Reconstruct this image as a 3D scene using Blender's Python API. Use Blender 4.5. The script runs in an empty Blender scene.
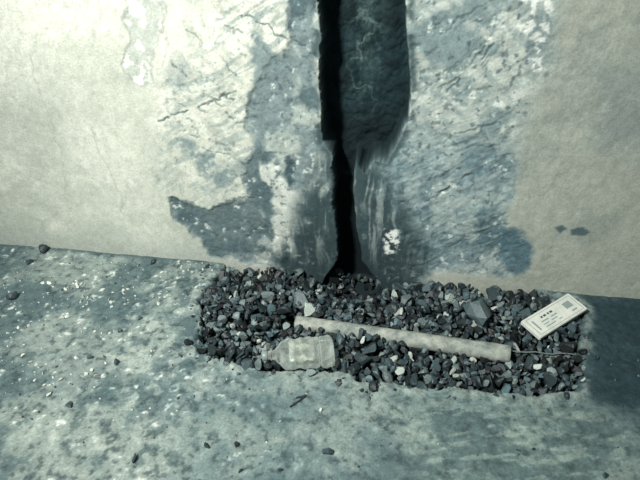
import bpy, bmesh, math, random
import numpy as np
from mathutils import Euler, Vector, Matrix
random.seed(7); rng=np.random.default_rng(11)
scn=bpy.context.scene
scn.view_settings.view_transform='Standard'
scn.view_settings.look='None'

# ---------------- camera ----------------
cam=bpy.data.cameras.new('camera'); co=bpy.data.objects.new('camera',cam); scn.collection.objects.link(co)
cam.lens=31.5; cam.clip_start=0.02
co.location=(0,-1.09,0.87); co.rotation_euler=(math.radians(55),0,math.radians(8)); scn.camera=co

# single-view survey: photo points -> metric coordinates on the wall plane (y=0) / floor plane (z=h)
_R=Euler((math.radians(55),0,math.radians(8))).to_matrix(); _C=Vector((0,-1.09,0.87))
def _ray(u,v): return _R@Vector(((u-320)/560,-(v-240)/560,-1))
def W(*pts):
    r=[]
    for u,v in pts:
        d=_ray(u,v); q=_C+d*(-_C.y/d.y); r.append((q.x,q.z))
    return r
def F(*pts,h=0.0):
    r=[]
    for u,v in pts:
        d=_ray(u,v); q=_C+d*((h-_C.z)/d.z); r.append((q.x,q.y))
    return r

# ---------------- numpy helpers ----------------
def _hash(ix,iy,s):
    n=(ix.astype(np.int64)*374761393+iy.astype(np.int64)*668265263+s*1274126177)&0xffffffff
    n=((n^(n>>13))*1274126177)&0xffffffff
    n=(n^(n>>16))&0xffff
    return n/65535.0
def vn(x,y,f,s=0):
    X=x*f+1000.37; Y=y*f+1000.71
    ix=np.floor(X); iy=np.floor(Y); fx=X-ix; fy=Y-iy
    fx=fx*fx*(3-2*fx); fy=fy*fy*(3-2*fy)
    a=_hash(ix,iy,s); b=_hash(ix+1,iy,s); c=_hash(ix,iy+1,s); d=_hash(ix+1,iy+1,s)
    return (a*(1-fx)+b*fx)*(1-fy)+(c*(1-fx)+d*fx)*fy
def fbm(x,y,f,o=4,s=0,g=0.55):
    t=0;a=1;n=0
    for i in range(o):
        c,sn=math.cos(.6*i),math.sin(.6*i)
        t=t+a*vn(x*c-y*sn,x*sn+y*c,f*2.03**i,s+17*i); n+=a; a*=g
    return t/n
def ss(a,b,x):
    t=np.clip((x-a)/(b-a),0,1); return t*t*(3-2*t)
def sdf(P,x,y):
    P=np.array(P); n=len(P); d=np.full(x.shape,1e9); ins=np.zeros(x.shape,bool)
    for i in range(n):
        ax,ay=P[i]; bx,by=P[(i+1)%n]
        ex,ey=bx-ax,by-ay; wx,wy=x-ax,y-ay
        t=np.clip((wx*ex+wy*ey)/(ex*ex+ey*ey+1e-12),0,1)
        d=np.minimum(d,(wx-ex*t)**2+(wy-ey*t)**2)
        c=((ay>y)!=(by>y))
        with np.errstate(divide='ignore',invalid='ignore'):
            c&=(x<(bx-ax)*(y-ay)/(by-ay+1e-15)+ax)
        ins^=c
    d=np.sqrt(d); return np.where(ins,-d,d)
def line(P,x,y):
    d=np.full(x.shape,1e9)
    for (ax,ay),(bx,by) in zip(P[:-1],P[1:]):
        ex,ey=bx-ax,by-ay; wx,wy=x-ax,y-ay
        t=np.clip((wx*ex+wy*ey)/(ex*ex+ey*ey+1e-12),0,1)
        d=np.minimum(d,(wx-ex*t)**2+(wy-ey*t)**2)
    return np.sqrt(d)
def lin(c):
    c=np.array(c,float)/255.0
    return np.where(c<=0.04045,c/12.92,((c+0.055)/1.055)**2.4)
def over(col,c,m): # blend in display space
    return col*(1-m[...,None])+np.array(c,float)*m[...,None]

def axis(lo,hi,step,a,b,g=1.35):
    core=list(np.arange(lo,hi+step/2,step)); 
    s=step; v=core[-1]
    while v<b: s*=g; v=min(v+s,b); core.append(v)
    s=step; v=core[0]; pre=[]
    while v>a: s*=g; v=max(v-s,a); pre.append(v)
    return np.array(pre[::-1]+core)

def grid_mesh(name,P,col,flip=False):
    h,w=P.shape[:2]
    me=bpy.data.meshes.new(name)
    idx=np.arange(h*w).reshape(h,w)
    q=np.stack([idx[:-1,:-1],idx[:-1,1:],idx[1:,1:],idx[1:,:-1]],-1).reshape(-1,4)
    if flip: q=q[:,::-1]
    me.vertices.add(h*w); me.vertices.foreach_set('co',P.reshape(-1).astype(np.float32))
    me.loops.add(q.size); me.loops.foreach_set('vertex_index',q.reshape(-1).astype(np.int32))
    me.polygons.add(len(q)); me.polygons.foreach_set('loop_start',(np.arange(len(q))*4).astype(np.int32))
    me.polygons.foreach_set('use_smooth',np.ones(len(q),bool))
    me.update(calc_edges=True)
    at=me.color_attributes.new('Col','FLOAT_COLOR','POINT')
    rgba=np.ones((h*w,4),np.float32); rgba[:,:3]=lin(np.clip(col,0,255)).reshape(-1,3)
    at.data.foreach_set('color',rgba.reshape(-1))
    ob=bpy.data.objects.new(name,me); scn.collection.objects.link(ob); return ob

def surf_mat(name,scale=260,var=0.16,bump=0.35,dist=0.002,rough=0.9,spec=0.2):
    m=bpy.data.materials.new(name); m.use_nodes=True; nt=m.node_tree; N=nt.nodes; L=nt.links
    b=N['Principled BSDF']; b.inputs['Roughness'].default_value=rough
    b.inputs['Specular IOR Level'].default_value=spec
    at=N.new('ShaderNodeAttribute'); at.attribute_name='Col'
    tc=N.new('ShaderNodeTexCoord')
    n=N.new('ShaderNodeTexNoise'); n.inputs['Scale'].default_value=scale; n.inputs['Detail'].default_value=5; n.inputs['Roughness'].default_value=0.7
    L.new(tc.outputs['Object'],n.inputs['Vector'])
    mr=N.new('ShaderNodeMapRange'); mr.inputs['From Min'].default_value=0.3; mr.inputs['From Max'].default_value=0.7
    mr.inputs['To Min'].default_value=1-var; mr.inputs['To Max'].default_value=1+var
    L.new(n.outputs['Fac'],mr.inputs['Value'])
    vm=N.new('ShaderNodeVectorMath'); vm.operation='SCALE'
    L.new(at.outputs['Color'],vm.inputs[0]); L.new(mr.outputs['Result'],vm.inputs['Scale'])
    L.new(vm.outputs['Vector'],b.inputs['Base Color'])
    bp=N.new('ShaderNodeBump'); bp.inputs['Strength'].default_value=bump; bp.inputs['Distance'].default_value=dist
    L.new(n.outputs['Fac'],bp.inputs['Height']); L.new(bp.outputs['Normal'],b.inputs['Normal'])
    return m

# ================= WALL =================
xs=axis(-1.06,0.70,0.0022,-2.2,1.9); zs=axis(-0.02,0.70,0.0022,-0.10,2.4)
X,Z=np.meshgrid(xs,zs)
wx=X+0.046*(fbm(X,Z,11,5,1)-.5)+0.016*(fbm(X,Z,60,4,2)-.5)
wz=Z+0.046*(fbm(X,Z,11,5,3)-.5)+0.016*(fbm(X,Z,60,4,4)-.5)
vx=X+0.07*(fbm(X,Z,16,5,7)-.5); vz=Z+0.07*(fbm(X,Z,16,5,8)-.5)
ex=X+0.012*(fbm(X,Z,26,5,5)-.5); ez=Z+0.018*(fbm(X,Z,26,5,6)-.5)
slot=W((320,-150),(319,0),(321,40),(319,80),(321,120),(322,142),(331,152),(336,185),(353,190),(356,164),(366,172),(374,160),(387,163),(397,142),(408,122),(411,90),(409,60),(407,30),(406,0),(405,-150))
crack=W((333,168),(335,180),(334,205),(337,232),(338,258),(332,300),(370,300),(361,262),(357,235),(354,205),(353,180),(354,168))
hole=W((320,290),(332,268),(345,256),(362,262),(380,284),(390,325),(312,325))
s_slot=sdf(slot,ex,ez); s_crack=sdf(crack,ex,ez); s_hole=sdf(hole,ex,ez)
def M(P,soft=0.01,warp=True,off=0.0):
    s=sdf(P,wx,wz) if warp else sdf(P,X,Z)
    return ss(soft,-soft,s+off)
P_gl=W((168,202),(178,222),(200,240),(215,255),(250,262),(300,268),(335,275),(335,150),(318,130),(318,-80),(300,-80),(290,40),(265,70),(252,95),(248,125),(256,150),(240,175),(250,195),(215,212),(190,205))
P_br=W((400,120),(440,135),(478,132),(512,150),(514,195),(503,232),(525,232),(528,262),(505,276),(440,272),(400,290),(360,290),(360,160),(385,160))
gray_l=M(P_gl,0.007); blue_r=M(P_br,0.014)
mid_r=M(W((395,-80),(565,-80),(552,60),(530,110),(515,150),(512,200),(400,200),(395,120)),0.03)
P_st=W((262,168),(276,160),(285,170),(292,183),(298,200),(303,222),(296,250),(284,264),(272,252),(268,230),(279,208),(277,190))
streak=ss(.008,-.008,sdf(P_st,vx,vz))
blob=M(W((285,160),(291,158),(296,168),(298,180),(293,188),(288,178)),0.006,off=-0.001)
dark_l=M(W((170,203),(215,212),(250,200),(262,225),(258,255),(215,252),(190,232)),0.007)
dark_m=M(W((240,170),(262,140),(275,185),(270,215),(250,205)),0.012)
P_p1=W((128,-60),(166,-60),(163,30),(152,50),(150,75),(143,82),(128,70),(124,60),(132,40),(128,18))
peel1=M(P_p1,0.002)
peel2=M(W((520,-60),(556,-60),(552,45),(545,60),(545,72),(528,70),(532,40),(520,20)),0.004)
spots=np.maximum(ss(.003,-.003,sdf(W((554,227),(562,225),(568,229),(560,233)),ex,ez)),ss(.003,-.003,sdf(W((571,230),(584,227),(591,231),(584,235),(573,235)),ex,ez)))
patch=M(W((500,230),(520,228),(528,245),(528,268),(512,276),(500,262)),0.010)
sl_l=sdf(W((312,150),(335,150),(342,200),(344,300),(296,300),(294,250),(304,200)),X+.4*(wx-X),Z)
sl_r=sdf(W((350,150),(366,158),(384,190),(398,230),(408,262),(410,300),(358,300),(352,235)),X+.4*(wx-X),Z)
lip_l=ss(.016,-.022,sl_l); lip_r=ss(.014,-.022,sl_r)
basest=M(W((292,225),(318,155),(370,155),(402,205),(428,252),(420,310),(286,310),(276,262)),0.030)
dark_ur=M(W((600,70),(680,60),(680,150),(590,140)),0.03)
left_far=ss(-0.55,-0.95,X+0.2*(Z-0.3))
right_all=ss(0.08,0.30,X+0.06*(fbm(X,Z,10,3,9)-.5))
bx_=X+.05*(fbm(X,Z,7,3,11)-.5); bz_=Z+.05*(fbm(X,Z,7,3,12)-.5)
def strokes(ang,fa,fc,s,k=.2):
    c,sn=math.cos(ang),math.sin(ang); u=bx_*c+bz_*sn; v=-bx_*sn+bz_*c
    return fbm(u*fa/fc,v,fc,4,s)*(1-k)+k*fbm(X,Z,90,3,s+5)
st1=strokes(0.55,14,110,21); st2=strokes(1.35,16,80,22,.45); st3=strokes(-0.6,16,90,23); stv=strokes(1.57,8,100,24,.1)
n1=fbm(X,Z,5,6,31); n2=fbm(X,Z,22,6,32); n3=fbm(X,Z,90,4,33); n4=vn(X,Z,400,34); n6=fbm(X,Z,12,7,36,.6)
nb=fbm(bx_,bz_,9,7,37,.58)
col=np.ones(X.shape+(3,))*np.array((184,189,175.))
col=over(col,(168,175,163),left_far)
col=over(col,(208,210,195),ss(.44,.62,n1)*(1-left_far)*.8)
col=over(col,(156,163,151),ss(.50,.30,nb)*.6)
col=over(col,(203,206,192),ss(.54,.66,nb)*.5)
col=over(col,(168,174,162),ss(.52,.62,st2)*(1-right_all)*.4)
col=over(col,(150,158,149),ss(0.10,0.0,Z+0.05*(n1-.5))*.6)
col=over(col,(152,159,147),right_all)
col=over(col,(130,139,131),right_all*ss(.5,.66,n6)*.5)
col=over(col,(166,172,160),right_all*ss(.52,.66,st2)*.25)
col=over(col,(156,167,159),mid_r)
col=over(col,(186,193,182),mid_r*ss(.46,.62,st1)*.7)
col=over(col,(108,127,127),mid_r*ss(.50,.38,nb)*.85)
col=over(col,(120,137,136),mid_r*ss(.54,.64,st3)*.45)
tl=M(W((165,90),(200,50),(215,-60),(330,-60),(330,200),(250,200),(200,200),(160,190)),0.05)
col=over(col,(202,205,191),tl*ss(.50,.62,st3)*.5)
col=over(col,(138,151,146),tl*ss(.50,.62,st1)*.65)
col=over(col,(112,129,128),tl*ss(.53,.62,nb)*.85)
col=over(col,(110,126,126),gray_l*.92)
col=over(col,(160,170,161),gray_l*ss(.50,.66,fbm(X,Z,18,6,44,.55))*.85)
col=over(col,(72,91,94),gray_l*ss(.52,.38,nb)*.85)
col=over(col,(108,129,132),blue_r*.9)
col=over(col,(74,97,102),blue_r*ss(.54,.40,nb)*.85)
col=over(col,(148,162,157),blue_r*ss(.50,.64,fbm(X,Z,14,6,45,.58))*.8)
col=over(col,(160,172,166),blue_r*ss(.52,.62,st1)*.4)
col=over(col,(74,92,95),dark_l*.75)
col=over(col,(78,96,99),dark_m*.7)
col=over(col,(198,203,192),streak*.85)
col=over(col,(66,86,90),blob)
col=over(col,(68,95,104),patch*.8)
col=over(col,(112,126,123),lip_l*.7); col=over(col,(80,96,97),lip_r*.75)  # shading of the two lips, painted into the plaster colour
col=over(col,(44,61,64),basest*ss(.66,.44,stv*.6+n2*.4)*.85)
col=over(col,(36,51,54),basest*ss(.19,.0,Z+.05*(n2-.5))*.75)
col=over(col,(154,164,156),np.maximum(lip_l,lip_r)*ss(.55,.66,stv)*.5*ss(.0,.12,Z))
pe=ss(.5,.58,fbm(X,Z,60,4,46))
col=over(col,(218,220,209),peel1*(.3+.6*pe)); col=over(col,(156,165,156),peel1*(1-pe)*.6)
col=over(col,(214,217,207),peel2*pe*.8); col=over(col,(132,145,143),peel2*(1-pe)*.5)
ring=np.exp(-(((sdf(P_p1,wx,wz)-.002)/.003)**2)); col=over(col,(138,145,136),ring*.55)
for PP,a in ((P_gl,.5),(P_br,.25)):
    e_=np.exp(-((sdf(PP,wx,wz)-.003)/.003)**2)*ss(.42,.58,n2); col=over(col,(76,92,94),e_*a)
col=over(col,(70,90,95),spots*.9)
col=over(col,(112,127,126),dark_ur*.4)
scr=[((430,100),(490,60)),((440,80),(485,45)),((465,240),(510,225)),((415,60),(470,20)),((455,130),(500,120)),((170,60),(235,118)),((180,100),(245,125)),((255,75),(315,58)),((262,82),(285,62),(318,55)),((425,110),(470,72),(500,28)),((500,50),(470,90)),((190,30),(240,80)),((205,150),(250,165)),((420,205),(490,170)),((450,250),(515,222)),((175,130),(240,150)),((210,20),(300,70)),((230,10),(310,45)),((430,30),(500,5)),((440,150),(500,140)),((160,118),(250,85)),((435,95),(480,38)),((445,102),(495,48)),((190,80),(260,110)),((400,190),(425,230))]
sc=np.zeros(X.shape)
for i,s in enumerate(scr):
    sc=np.maximum(sc,ss(.0032,.0008,line(W(*s),wx,wz))*(.5+.5*random.random()))
sc*=ss(.36,.55,fbm(X,Z,45,3,50))
col=over(col,(70,85,85),sc*.85)
cr=[((95,130),(100,150),(108,172),(116,195),(127,214)),((160,0),(166,40),(158,70)),((30,60),(60,140),(70,210)),((545,110),(560,160),(540,200))]
cm=np.zeros(X.shape)
for s in cr: cm=np.maximum(cm,ss(.003,.0008,line(W(*s),wx,wz)))
col=over(col,(138,142,131),cm*.35)
dmg=np.clip(gray_l+blue_r+mid_r+tl*.6,0,1)
wn=ss(.65,.74,n3)*ss(.46,.60,n2)*dmg*(1-.6*basest)
col=over(col,(204,209,198),wn*.7)
fl=M(W((384,226),(398,230),(400,250),(386,255)),.004)*ss(.42,.52,n3); col=over(col,(204,210,202),fl)
dn=ss(.65,.75,fbm(X,Z,100,3,55))*dmg; col=over(col,(68,84,87),dn*.6)
col*= (1+.10*(n4-.5)+.26*(n3-.5)*(.5+.5*dmg)+.10*(st2-.5)*right_all)[...,None]
in_s=ss(.002,-.003,s_slot); in_c=ss(.002,-.003,np.minimum(s_crack,s_hole))
dark=np.ones(col.shape)*np.array((19,36,39.)); dark*= (0.6+.9*n2)[...,None]  # shade inside the slot recess, painted as a dark albedo
web=np.clip(1-np.abs(2*fbm(X,Z,20,4,61)-1)*11,0,1)
web2=np.clip(1-np.abs(2*fbm(X,Z,45,3,62)-1)*11,0,1)
ctr=np.exp(-((X+.072)/.034)**2)*ss(.33,.44,Z)
dark=over(dark,(50,69,69),ctr*ss(.38,.60,stv*.5+n6*.5)*.85)
dark=over(dark,(116,135,128),np.clip(web*.8+web2*.4,0,1)*ctr*.7)
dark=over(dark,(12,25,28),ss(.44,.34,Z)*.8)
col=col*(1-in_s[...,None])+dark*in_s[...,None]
col=over(col,(12,24,27),in_c)  # crack and base hole: deep shade painted into the colour
rim=np.exp(-((s_slot-.007)/.009)**2)*ss(.40,.54,n2); col=over(col,(52,69,71),rim*.8)
d=0.006*(n1-.5)+0.002*(n3-.5)*(.3+dmg)+0.006*(n2-.5)*(.5+dmg)
d+=0.004*gray_l+0.0025*blue_r+0.0015*peel1-0.003*streak+0.003*blob+0.002*dark_l
d+=-0.003*(st1-.5)*np.clip(mid_r+blue_r,0,1)-0.0012*(st2-.5)*right_all
d+=0.002*sc-.001*wn
# two swollen plaster lips that flank the crack and lean back into it
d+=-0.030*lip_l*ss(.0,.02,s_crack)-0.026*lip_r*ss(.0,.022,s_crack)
rr=line(W((362,165),(368,205),(378,245),(392,288)),wx,wz); d+=0.012*np.exp(-(rr/.006)**2)
d=d+(0.085+.025*(n2-.5)+.015*(n6-.5)-d)*ss(.001,-.005,s_slot)
d=np.maximum(d,0.085*ss(.002,-.008,s_crack)+d*(1-ss(.002,-.008,s_crack)))
d=np.maximum(d,0.08*ss(.003,-.010,s_hole))
P=np.stack([X,d,Z],-1)
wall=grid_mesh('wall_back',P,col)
wall.data.materials.append(surf_mat('plaster_concrete',scale=240,var=.15,bump=.55))

# ================= FLOOR =================
xs=axis(-1.08,0.72,0.0024,-2.2,1.9); ys=axis(-0.62,0.02,0.0024,-2.2,0.18)
X,Y=np.meshgrid(xs,ys)
wx=X+0.04*(fbm(X,Y,12,5,101)-.5)+0.016*(fbm(X,Y,80,3,102)-.5)
wy=Y+0.04*(fbm(X,Y,12,5,103)-.5)+0.016*(fbm(X,Y,80,3,104)-.5)
def MF(P,soft=.01,off=0): return ss(soft,-soft,sdf(P,wx,wy)+off)
pitP=F((194,345),(201,325),(199,300),(213,285),(222,268))+[(-.40,.03),(-.15,.03),(-.15,.11),(-.01,.11),(-.01,.03)]+F((520,286))+F((560,300),(581,305),(581,350),(576,388),(540,394),(480,388),(420,387),(370,381),(335,371),(290,371),(262,372),(235,362),(210,358))
ex=X+0.030*(fbm(X,Y,20,5,105)-.5)+.010*(fbm(X,Y,90,3,107)-.5); ey=Y+0.030*(fbm(X,Y,20,5,106)-.5)+.010*(fbm(X,Y,90,3,108)-.5)
s_pit=sdf(pitP,ex,ey)
n1=fbm(X,Y,5,6,131); n2=fbm(X,Y,20,6,132); n3=fbm(X,Y,85,4,133); n4=vn(X,Y,400,134); n5=fbm(X,Y,40,5,135,.6); n6=fbm(X,Y,9,7,136,.58)
shade_r=MF(F((583,296),(760,286),(760,400),(640,412),(600,402),(577,390),(580,340)),.035)
l_tl=MF(F((-80,258),(120,255),(215,262),(190,300),(150,310),(60,290),(-80,285)),.04)
l_ml=MF(F((-80,320),(80,310),(140,335),(130,380),(60,388),(-80,375)),.05)
l_bl=MF(F((-80,400),(120,390),(170,420),(160,520),(-80,520)),.06)
d_bc=MF(F((180,400),(330,388),(400,420),(380,540),(180,540)),.06)
l_br=MF(F((410,398),(600,396),(640,440),(640,540),(420,540)),.05)
lipd=np.exp(-((s_pit-.012)/.012)**2)
col=np.ones(X.shape+(3,))*np.array((101,117,115.))
col=over(col,(122,134,127),l_tl*.6); col=over(col,(127,138,131),l_ml*.6); col=over(col,(130,141,133),l_bl*.8)
col=over(col,(86,106,106),d_bc*.6); col=over(col,(110,128,121),l_br*.8)
col=over(col,(68,87,89),ss(.52,.36,n6)*.7)
col=over(col,(134,146,138),ss(.50,.68,n6)*.6)
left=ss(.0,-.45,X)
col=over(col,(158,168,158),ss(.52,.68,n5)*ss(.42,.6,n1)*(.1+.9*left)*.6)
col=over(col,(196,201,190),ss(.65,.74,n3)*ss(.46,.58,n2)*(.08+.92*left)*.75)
col=over(col,(52,69,72),ss(.37,.28,n3)*.5)
col=over(col,(60,78,80),ss(.40,.30,n5)*.5)
c,sn=math.cos(.25),math.sin(.25); u=X*c+Y*sn; v=-X*sn+Y*c
br=fbm(u*.3,v,100,4,151); col=over(col,(140,154,145),l_br*ss(.50,.64,br)*.5); col=over(col,(80,98,96),l_br*ss(.48,.36,br)*.45)
col=over(col,(34,53,58),shade_r*.9)  # shadow over the right-hand floor, painted into its colour
col=over(col,(54,73,76),ss(.40,.62,X+.3*(n1-.5))*.55*(1-shade_r))  # vignette towards the right edge, painted as darker floor
col=over(col,(144,155,146),lipd*ss(.4,.6,n5)*.6)
col=over(col,(50,66,68),ss(-.018,-.002,Y)*ss(.35,.6,n2)*.6)  # contact shade along the wall base, painted into the floor
col*=(1+.14*(n4-.5)+.34*(n3-.5))[...,None]
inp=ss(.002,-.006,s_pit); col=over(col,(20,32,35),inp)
z=0.008*(n1-.5)+0.004*(n2-.5)+0.003*(n3-.5)+.003*(n5-.5)
z+=0.003*lipd*ss(.35,.6,n5)
z+=-0.0015*(br-.5)*l_br
z+=0.004*ss(-.03,0,Y)*(1-inp)
z-=0.055*ss(.002,-.010,s_pit)
z-=0.05*np.exp(-(((X+.075)/.07)**2+((Y+.005)/.06)**2))*inp
z=np.where(Y>0.02,np.minimum(z,-.04),z)
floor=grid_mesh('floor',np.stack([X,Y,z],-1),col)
floor.data.materials.append(surf_mat('dusty_concrete',scale=230,var=.24,bump=.7))
FX,FY,FZ=xs,ys,z
def floor_z(x,y):
    i=min(len(FX)-1,np.searchsorted(FX,x)); j=min(len(FY)-1,np.searchsorted(FY,y)); return float(FZ[j,i])
def spit(x,y):
    i=min(len(FX)-1,np.searchsorted(FX,x)); j=min(len(FY)-1,np.searchsorted(FY,y)); return float(s_pit[j,i])

PR=.0190
pa=Vector((*F((296,318),h=.004)[0],-.009)); pb=Vector((*F((510,352),h=.012)[0],.005))

# ================= GRAVEL =================
def stone_variants(k,sub=2):
    out=[]
    for i in range(k):
        bm=bmesh.new(); bmesh.ops.create_icosphere(bm,subdivisions=sub,radius=1)
        V=np.array([v.co[:] for v in bm.verts]); Fc=np.array([[v.index for v in f.verts] for f in bm.faces]); bm.free()
        for _ in range(6):
            n=rng.normal(size=3); n/=np.linalg.norm(n); dd=rng.uniform(.20,.55)
            e=np.maximum(0,V@n-dd); V=V-e[:,None]*n
        V=V+rng.normal(size=V.shape)*.012
        V*=np.array([1.25,rng.uniform(.7,1.1),rng.uniform(.7,1.0)])
        V/=np.abs(V).max()*.86
        out.append((V,Fc))
    return out
variants=stone_variants(30)
def rotm():
    e=Euler((rng.uniform(-1.3,1.3),rng.uniform(-1.3,1.3),rng.uniform(0,6.28))); return np.array(e.to_matrix())
def stones_mesh(name,items,mat,smooth=False):
    Vs=[];Fs=[];Cs=[];o=0
    for (x,y,zc,r,c) in items:
        V,Fc=variants[rng.integers(len(variants))]
        V=(V@rotm().T)*r+np.array([x,y,zc]); Vs.append(V); Fs.append(Fc+o); o+=len(V)
        Cs.append(np.repeat(np.array([[*lin(c),1.]]),len(V),0))
    V=np.concatenate(Vs);Fc=np.concatenate(Fs);C=np.concatenate(Cs).astype(np.float32)
    me=bpy.data.meshes.new(name); me.vertices.add(len(V)); me.vertices.foreach_set('co',V.reshape(-1).astype(np.float32))
    me.loops.add(Fc.size); me.loops.foreach_set('vertex_index',Fc.reshape(-1).astype(np.int32))
    me.polygons.add(len(Fc)); me.polygons.foreach_set('loop_start',(np.arange(len(Fc))*3).astype(np.int32))
    me.polygons.foreach_set('use_smooth',np.full(len(Fc),smooth)); me.update(calc_edges=True)
    a=me.color_attributes.new('Col','FLOAT_COLOR','POINT'); a.data.foreach_set('color',C.reshape(-1))
    ob=bpy.data.objects.new(name,me); scn.collection.objects.link(ob); me.materials.append(mat); return ob
hs=.003; gx0,gy0=-.60,-.40
GX=gx0+np.arange(420)*hs; GY=gy0+np.arange(170)*hs
gX,gY=np.meshgrid(GX,GY)
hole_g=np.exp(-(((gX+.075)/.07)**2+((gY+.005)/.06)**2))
H=-.05-.05*hole_g
sp=np.array([[spit(x,y) for x in GX] for y in GY])
tgt=.002+.018*(fbm(gX,gY,9,3,201)-.45)*2 - .010*ss(-.02,0,sp)
tgt-= .095*np.exp(-(((gX+.066)/.072)**2+((gY+.008)/.062)**2))
m1=F((262,298))[0]; m2=F((450,300))[0]
tgt+=.016*np.exp(-(((gX-m1[0])/.10)**2+((gY-m1[1])/.07)**2))+.014*np.exp(-(((gX-m2[0])/.16)**2+((gY-m2[1])/.04)**2))
items=[]
bx,by=np.array(pa[:2]),np.array(pb[:2])
def pdist(x,y):
    e=by-bx; w=np.array([x,y])-bx; t=np.clip((w@e)/(e@e),0,1); return np.linalg.norm(w-e*t),t
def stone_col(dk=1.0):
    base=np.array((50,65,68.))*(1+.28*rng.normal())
    q=rng.random()
    if q<.035: base=np.array((150,160,152.))*rng.uniform(.8,1.15)
    elif q<.19: base=np.array((96,111,109.))*rng.uniform(.85,1.1)
    elif q<.48: base*=.55
    return np.clip(base*dk,14,200)
for it in range(21000):
    x=rng.uniform(-.58,.60); y=rng.uniform(-.38,.05)
    i=int((x-gx0)/hs); j=int((y-gy0)/hs)
    if not(8<i<410 and 8<j<160): continue
    r=float(np.clip(rng.lognormal(math.log(.0102),.36),.0045,.023))
    if sp[j,i]>-.3*r: continue
    if y>-.012 and not(-.13<x<-.02): continue
    pd,t=pdist(x,y)
    if pd<PR*.9+.45*r: continue
    k=max(1,int(.55*r/hs)); Hm=H[j-k:j+k+1,i-k:i+k+1]
    zc=.5*Hm.max()+.5*Hm.mean()+.5*r
    if zc+.5*r>tgt[j,i]+.005: continue
    items.append((x,y,zc,r,stone_col(1-.5*hole_g[j,i])))  # stones in the hole get darker colours to stand in for shade
    k=int(r/hs)+1; yy,xx=np.mgrid[-k:k+1,-k:k+1]; dd=(xx**2+yy**2)*hs*hs
    top=np.where(dd<r*r,zc+.62*np.sqrt(np.maximum(r*r-dd,0)),-9)
    H[j-k:j+k+1,i-k:i+k+1]=np.maximum(H[j-k:j+k+1,i-k:i+k+1],top)
lx_,ly_=F((484,314),h=.01)[0]; items.append((lx_,ly_,.012,.034,np.array((72,88,89.))))
lx_,ly_=F((300,303),h=.01)[0]; items.append((lx_,ly_,.008,.026,np.array((68,83,84.))))
for _ in range(2200):
    x=rng.uniform(-.62,.62); y=rng.uniform(-.40,-.02); s=spit(x,y)
    if not(0<s<.05) or rng.random()<(s/.05)**.6: continue
    if x>-.2 and rng.random()<.5: continue
    if rng.random()<.3: continue
    r=float(np.clip(rng.lognormal(math.log(.0055),.45),.0025,.013)); items.append((x,y,floor_z(x,y)+.4*r,r,stone_col()))
gmat=surf_mat('crushed_stone',scale=300,var=.3,bump=.5,rough=.5,spec=.55)
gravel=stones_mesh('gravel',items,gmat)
def pile_z(x,y,r=.03):
    i=int((x-gx0)/hs); j=int((y-gy0)/hs); k=int(r/hs)
    return float(np.percentile(H[max(0,j-k):j+k,max(0,i-k):i+k],93))

# loose rubble on the floor
loose=[]
for (u,v),r in zip([(48,247),(12,296),(67,404),(135,457),(207,445),(90,357),(140,318),(237,444),(328,452),(605,476),(152,262),(120,330),(280,470),(240,470),(118,362),(30,262)],
    [.014,.013,.010,.009,.007,.007,.006,.006,.008,.010,.008,.006,.005,.005,.009,.008]):
    x,y=F((u,v),h=.004)[0]
    if y>-.012: y=-.016
    loose.append((x,y,floor_z(x,y)+r*.35,r,np.array((44,58,61.))*rng.uniform(.8,1.2)))
for _ in range(260):
    x=rng.uniform(-1,.65); y=rng.uniform(-.56,-.02)
    if spit(x,y)<.008: continue
    r=rng.uniform(.0012,.0038); loose.append((x,y,floor_z(x,y)+r*.3,r,np.array((56,72,73.))*rng.uniform(.6,1.6)))
for (u,v) in [(75,285),(50,284),(60,320),(85,300),(110,300),(100,335),(75,360),(30,365),(333,405),(160,300),(180,266),(205,268),(130,292),(15,330),(50,385),(95,375)]:
    x,y=F((u,v))[0]; y=min(y,-.012)
    for _ in range(1 if u>300 else rng.integers(3,8)):
        r=rng.uniform(.002,.006); xx,yy=x+rng.normal()*.014,min(y+rng.normal()*.012,-.01); loose.append((xx,yy,floor_z(xx,yy)+r*.25,r,np.array((198,203,192.))*rng.uniform(.85,1.08)))
for _ in range(320):
    x=-1+abs(rng.normal())*.38; y=rng.uniform(-.5,-.02)
    if spit(x,y)<.008: continue
    r=rng.uniform(.0012,.0030); loose.append((x,y,floor_z(x,y)+r*.25,r,np.array((180,187,177.))*rng.uniform(.8,1.1)))
stones_mesh('loose_rubble',loose,gmat)

# ---------------- simple materials ----------------
def mat(name,c,rough=.7,noise=0,scale=60,c2=None,**kw):
    m=bpy.data.materials.new(name); m.use_nodes=True; nt=m.node_tree; b=nt.nodes['Principled BSDF']
    b.inputs['Base Color'].default_value=(*lin(c),1); b.inputs['Roughness'].default_value=rough
    for k,v in kw.items(): b.inputs[k].default_value=v
    if c2 is not None:
        n=nt.nodes.new('ShaderNodeTexNoise'); n.inputs['Scale'].default_value=scale; n.inputs['Detail'].default_value=6; n.inputs['Roughness'].default_value=.7
        t=nt.nodes.new('ShaderNodeTexCoord'); nt.links.new(t.outputs['Object'],n.inputs['Vector'])
        r=nt.nodes.new('ShaderNodeValToRGB'); r.color_ramp.elements[0].position=.35; r.color_ramp.elements[1].position=.65
        r.color_ramp.elements[0].color=(*lin(c2),1); r.color_ramp.elements[1].color=(*lin(c),1)
        nt.links.new(n.outputs['Fac'],r.inputs['Fac']); nt.links.new(r.outputs['Color'],b.inputs['Base Color'])
        bp=nt.nodes.new('ShaderNodeBump'); bp.inputs['Strength'].default_value=.5; bp.inputs['Distance'].default_value=.003
        nt.links.new(n.outputs['Fac'],bp.inputs['Height']); nt.links.new(bp.outputs['Normal'],b.inputs['Normal'])
    return m
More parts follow.
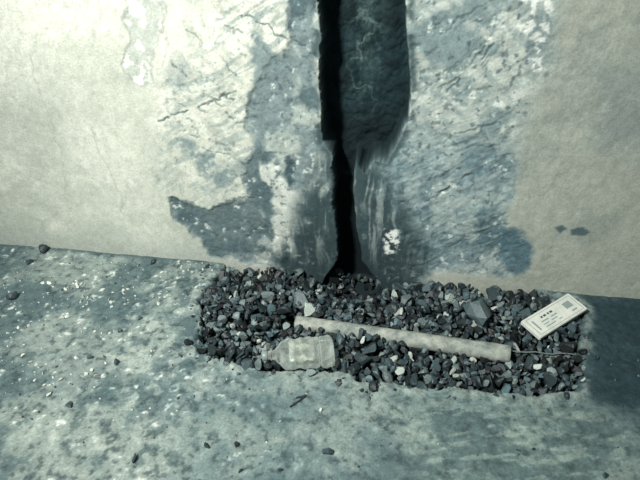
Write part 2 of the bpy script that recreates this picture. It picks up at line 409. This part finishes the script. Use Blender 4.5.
def mesh_ob(name,V,Fc,m,smooth=True,parent=None):
    me=bpy.data.meshes.new(name); me.from_pydata([tuple(v) for v in V],[],[tuple(f) for f in Fc]); me.update()
    for p in me.polygons: p.use_smooth=smooth
    ob=bpy.data.objects.new(name,me); scn.collection.objects.link(ob); me.materials.append(m)
    if parent: ob.parent=parent
    return ob
def loft(rings,cap=True):
    V=[];Fc=[];n=len(rings[0])
    for r in rings: V+=list(r)
    for i in range(len(rings)-1):
        for j in range(n):
            k=(j+1)%n; Fc.append((i*n+j,i*n+k,(i+1)*n+k,(i+1)*n+j))
    if cap: Fc.append(tuple(range(n))[::-1]); Fc.append(tuple((len(rings)-1)*n+j for j in range(n)))
    return V,Fc

# ================= PIPE =================
ax=(pb-pa); Lp=ax.length; q=ax.to_track_quat('X','Z')
rings=[]
def prof(s,r):
    return [Vector((s,r*math.cos(a)*(1+.02*math.sin(3*a+s*40)),r*math.sin(a))) for a in [2*math.pi*i/28 for i in range(28)]]
N=60
for i in range(N+1):
    s=Lp*i/N; r=PR*(.84+.16*i/N)*(1+.015*math.sin(i*1.7)+.012*math.sin(i*.6)); rings.append(prof(s,r))
for s,r in ((Lp+.0005,PR*.97),(Lp,PR*.80),(Lp-.05,PR*.78)): rings.append(prof(s,r))
V,Fc=loft(rings)
pipe=mesh_ob('pipe',V,Fc,mat('dusty_pipe',(158,163,151),.8,c2=(92,103,99),scale=42))
pipe.location=pa; pipe.rotation_mode='QUATERNION'; pipe.rotation_quaternion=q

# thin steel wire half buried beyond the pipe end
wa,wb=F((511,350),(577,353),h=.014)
cu=bpy.data.curves.new('steel_wire','CURVE'); cu.dimensions='3D'; cu.bevel_depth=.0012; cu.bevel_resolution=3
sp_=cu.splines.new('POLY'); sp_.points.add(8)
for i in range(9):
    t=i/8; sp_.points[i].co=(wa[0]*(1-t)+wb[0]*t,wa[1]*(1-t)+wb[1]*t+.001*math.sin(i),.010+.002*math.cos(i*2),1)
wire=bpy.data.objects.new('steel_wire',cu); scn.collection.objects.link(wire); cu.materials.append(mat('wire_steel',(104,116,112),.6))

# ================= PLASTIC BOTTLE (flattened flask) =================
ba=Vector((*F((266,357),h=.02)[0],0)); bb=Vector((*F((334,353),h=.02)[0],0))
Lb=(bb-ba).length; ang=math.atan2(bb.y-ba.y,bb.x-ba.x)
bot=bpy.data.objects.new('plastic_bottle',None); scn.collection.objects.link(bot); bot.empty_display_size=.05
mid=(ba+bb)/2; zb=max(pile_z(mid.x,mid.y,.05),.004)
bot.location=(ba.x,ba.y,zb+.013); bot.rotation_euler=(math.radians(6),math.radians(-1),ang)
def sect(s,w,h,e=.55,ph=0,n=48):
    r=[]
    for i in range(n):
        a=2*math.pi*i/n; c=math.cos(a); sn=math.sin(a)
        yv=w*math.copysign(abs(c)**e,c); zv=h*math.copysign(abs(sn)**e,sn)
        cr=(.0018*math.sin(s*150+3*a+ph)+.0016*math.sin(s*310-2*a))*(1 if h>.0105 else .1)
        r.append(Vector((s,yv,zv+cr)))
    return r
k=Lb/.18
prf=[(.000,.0085,.0085,1),(.012,.0085,.0085,1),(.013,.0115,.0105,1),(.016,.0115,.0105,1),(.017,.009,.009,1),(.024,.012,.009,.9),(.032,.021,.011,.75),(.042,.029,.0125,.6),(.052,.033,.0138,.55),(.066,.0345,.014,.5),(.080,.034,.0128,.5),(.095,.0345,.0142,.5),(.110,.034,.0130,.5),(.130,.035,.0145,.5),(.139,.035,.0145,.5),(.142,.032,.0122,.5),(.145,.035,.0145,.5),(.160,.035,.0145,.5),(.172,.034,.014,.55),(.178,.031,.011,.6),(.180,.024,.008,.7)]
pr=np.array(prf); S=np.unique(np.concatenate([pr[:,0],np.linspace(.02,.178,50)]))
prd=[(s,*[np.interp(s,pr[:,0],pr[:,c]) for c in (1,2,3)]) for s in S]
V,Fc=loft([sect(s*k,w,h,e) for s,w,h,e in prd])
pm=bpy.data.materials.new('clear_plastic'); pm.use_nodes=True; nt=pm.node_tree; b=nt.nodes['Principled BSDF']
b.inputs['Base Color'].default_value=(*lin((220,230,220)),1); b.inputs['Roughness'].default_value=.06; b.inputs['IOR'].default_value=1.5; b.inputs['Specular IOR Level'].default_value=1.0
tr=nt.nodes.new('ShaderNodeBsdfTransparent'); tr.inputs['Color'].default_value=(.95,.98,.96,1)
mx=nt.nodes.new('ShaderNodeMixShader'); lw=nt.nodes.new('ShaderNodeLayerWeight'); lw.inputs['Blend'].default_value=.25
mr=nt.nodes.new('ShaderNodeMapRange'); mr.inputs['To Min'].default_value=.07; mr.inputs['To Max'].default_value=.85
nt.links.new(lw.outputs['Facing'],mr.inputs['Value']); nt.links.new(mr.outputs['Result'],mx.inputs['Fac'])
nt.links.new(tr.outputs['BSDF'],mx.inputs[1]); nt.links.new(b.outputs['BSDF'],mx.inputs[2])
nt.links.new(mx.outputs['Shader'],nt.nodes['Material Output'].inputs['Surface'])
body=mesh_ob('bottle_body',V,Fc,pm,parent=bot)
V,Fc=loft([sect(s,w,w,1) for s,w in ((-.010*k,.0095),(-.009*k,.0105),(.003,.0105),(.004,.0095))])
mesh_ob('bottle_cap',V,Fc,mat('cap_plastic',(118,132,127),.4),parent=bot)
lab=[]
for s,w,h,e in [p for p in prd if .060<p[0]<.128]:
    r=sect(s*k,w+.0006,h+.0010,e); lab.append(r[6:19])
V=[];Fc=[]
for r in lab: V+=r
m_=len(lab[0])
for i in range(len(lab)-1):
    for j in range(m_-1): Fc.append((i*m_+j,i*m_+j+1,(i+1)*m_+j+1,(i+1)*m_+j))
lm=bpy.data.materials.new('label_film'); lm.use_nodes=True; nt=lm.node_tree; b=nt.nodes['Principled BSDF']
b.inputs['Base Color'].default_value=(*lin((180,191,174)),1); b.inputs['Roughness'].default_value=.25
n=nt.nodes.new('ShaderNodeTexNoise'); n.inputs['Scale'].default_value=60; n.inputs['Detail'].default_value=5
t=nt.nodes.new('ShaderNodeTexCoord'); nt.links.new(t.outputs['Object'],n.inputs['Vector'])
r=nt.nodes.new('ShaderNodeMapRange'); r.inputs['From Min'].default_value=.40; r.inputs['From Max'].default_value=.62; r.inputs['To Min'].default_value=.04; r.inputs['To Max'].default_value=.62
nt.links.new(n.outputs['Fac'],r.inputs['Value']); nt.links.new(r.outputs['Result'],b.inputs['Alpha'])
mesh_ob('bottle_label',V,Fc,lm,parent=bot)

# ================= CARDBOARD PACKET =================
A,B,C_,D=[Vector((*p,0)) for p in F((525,319),(538,334),(586,309),(570,292),h=.03)]
ctr=(A+B+C_+D)/4; lx=((C_-B).length+(D-A).length)/2; ly=((A-B).length+(D-C_).length)/2
ang=math.atan2((C_-B).y+(D-A).y,(C_-B).x+(D-A).x)
pk=bpy.data.objects.new('cardboard_packet',None); scn.collection.objects.link(pk); pk.empty_display_size=.05
pk.location=(ctr.x,ctr.y,max(pile_z(ctr.x,ctr.y,.05),0)+.011); pk.rotation_euler=(math.radians(7),math.radians(-3),ang)
def box(name,cx,cy,cz,sx,sy,sz,m,bev=0,parent=pk):
    bm=bmesh.new(); bmesh.ops.create_cube(bm,size=1)
    for v in bm.verts: v.co=Vector((v.co.x*sx+cx,v.co.y*sy+cy,v.co.z*sz+cz))
    if bev: bmesh.ops.bevel(bm,geom=bm.edges[:],offset=bev,segments=2,affect='EDGES')
    me=bpy.data.meshes.new(name); bm.to_mesh(me); bm.free(); me.materials.append(m)
    ob=bpy.data.objects.new(name,me); scn.collection.objects.link(ob); ob.parent=parent; return ob
card=mat('white_card',(206,210,198),.6,c2=(184,191,181),scale=40); ink=mat('print_ink',(58,78,82),.6); ink2=mat('print_grey',(128,143,139),.6)
T=.010
box('carton',0,0,0,lx,ly,T,card,.0012)
zt=T/2+.0003
def bar(i,cx,cy,sx,sy,m=ink): box('print_%d'%i,cx*lx,cy*ly,zt,sx*lx,sy*ly,.0004,m)
n_=0
for cx,cy,sx,sy in ((0,.40,.90,.015),(0,-.40,.90,.015),(-.45,0,.008,.80),(.45,0,.008,.80)): bar(n_,cx,cy,sx,sy,ink2); n_+=1
for row,(y0,h,seg) in enumerate(((.20,.09,[(-.20,.035),(-.14,.05),(-.07,.03),(-.01,.05)]),(.02,.05,[(-.2,.14),(-.02,.12)]),(-.12,.04,[(-.22,.10),(-.06,.12)]),(-.25,.04,[(-.18,.2),(.02,.06)]))):
    for cx,sx in seg: bar(n_,cx,y0,sx,h,ink if row==0 else ink2); n_+=1
for cx,cy,sx,sy in ((.30,.08,.14,.30),(.32,-.24,.10,.06),(-.38,0,.03,.5)): bar(n_,cx,cy,sx,sy,ink2); n_+=1

# ================= TWIGS =================
def twig(pts,r,name='twig'):
    cu=bpy.data.curves.new(name,'CURVE'); cu.dimensions='3D'; cu.bevel_depth=r; cu.bevel_resolution=2
    for pl in pts:
        s=cu.splines.new('POLY'); s.points.add(len(pl)-1)
        for i,p in enumerate(pl):
            x,y=F(p,h=.004)[0]; s.points[i].co=(x,y,floor_z(x,y)+r*1.2,1); s.points[i].radius=1-.5*i/len(pl)
    ob=bpy.data.objects.new(name,cu); scn.collection.objects.link(ob); cu.materials.append(mat('twig_bark',(30,42,45),.9)); return ob
twig([[(306,394),(300,399),(290,406)],[(305,395),(296,397)]],.0022)

# ================= LIGHT =================
w=bpy.data.worlds.new('world'); scn.world=w; w.use_nodes=True
w.node_tree.nodes['Background'].inputs['Color'].default_value=(.82,.96,1.0,1); w.node_tree.nodes['Background'].inputs['Strength'].default_value=.20
l=bpy.data.lights.new('key_spot','SPOT'); l.energy=350; l.color=(1,.992,.965); l.shadow_soft_size=.10; l.spot_size=math.radians(70); l.spot_blend=1.0  # unseen key spot, its soft cone shaped to darken the corners
o=bpy.data.objects.new('key_spot',l); scn.collection.objects.link(o); o.location=(-.80,-1.40,1.8)
o.rotation_euler=(Vector((-.18,0,.18))-Vector(o.location)).to_track_quat('-Z','Y').to_euler()
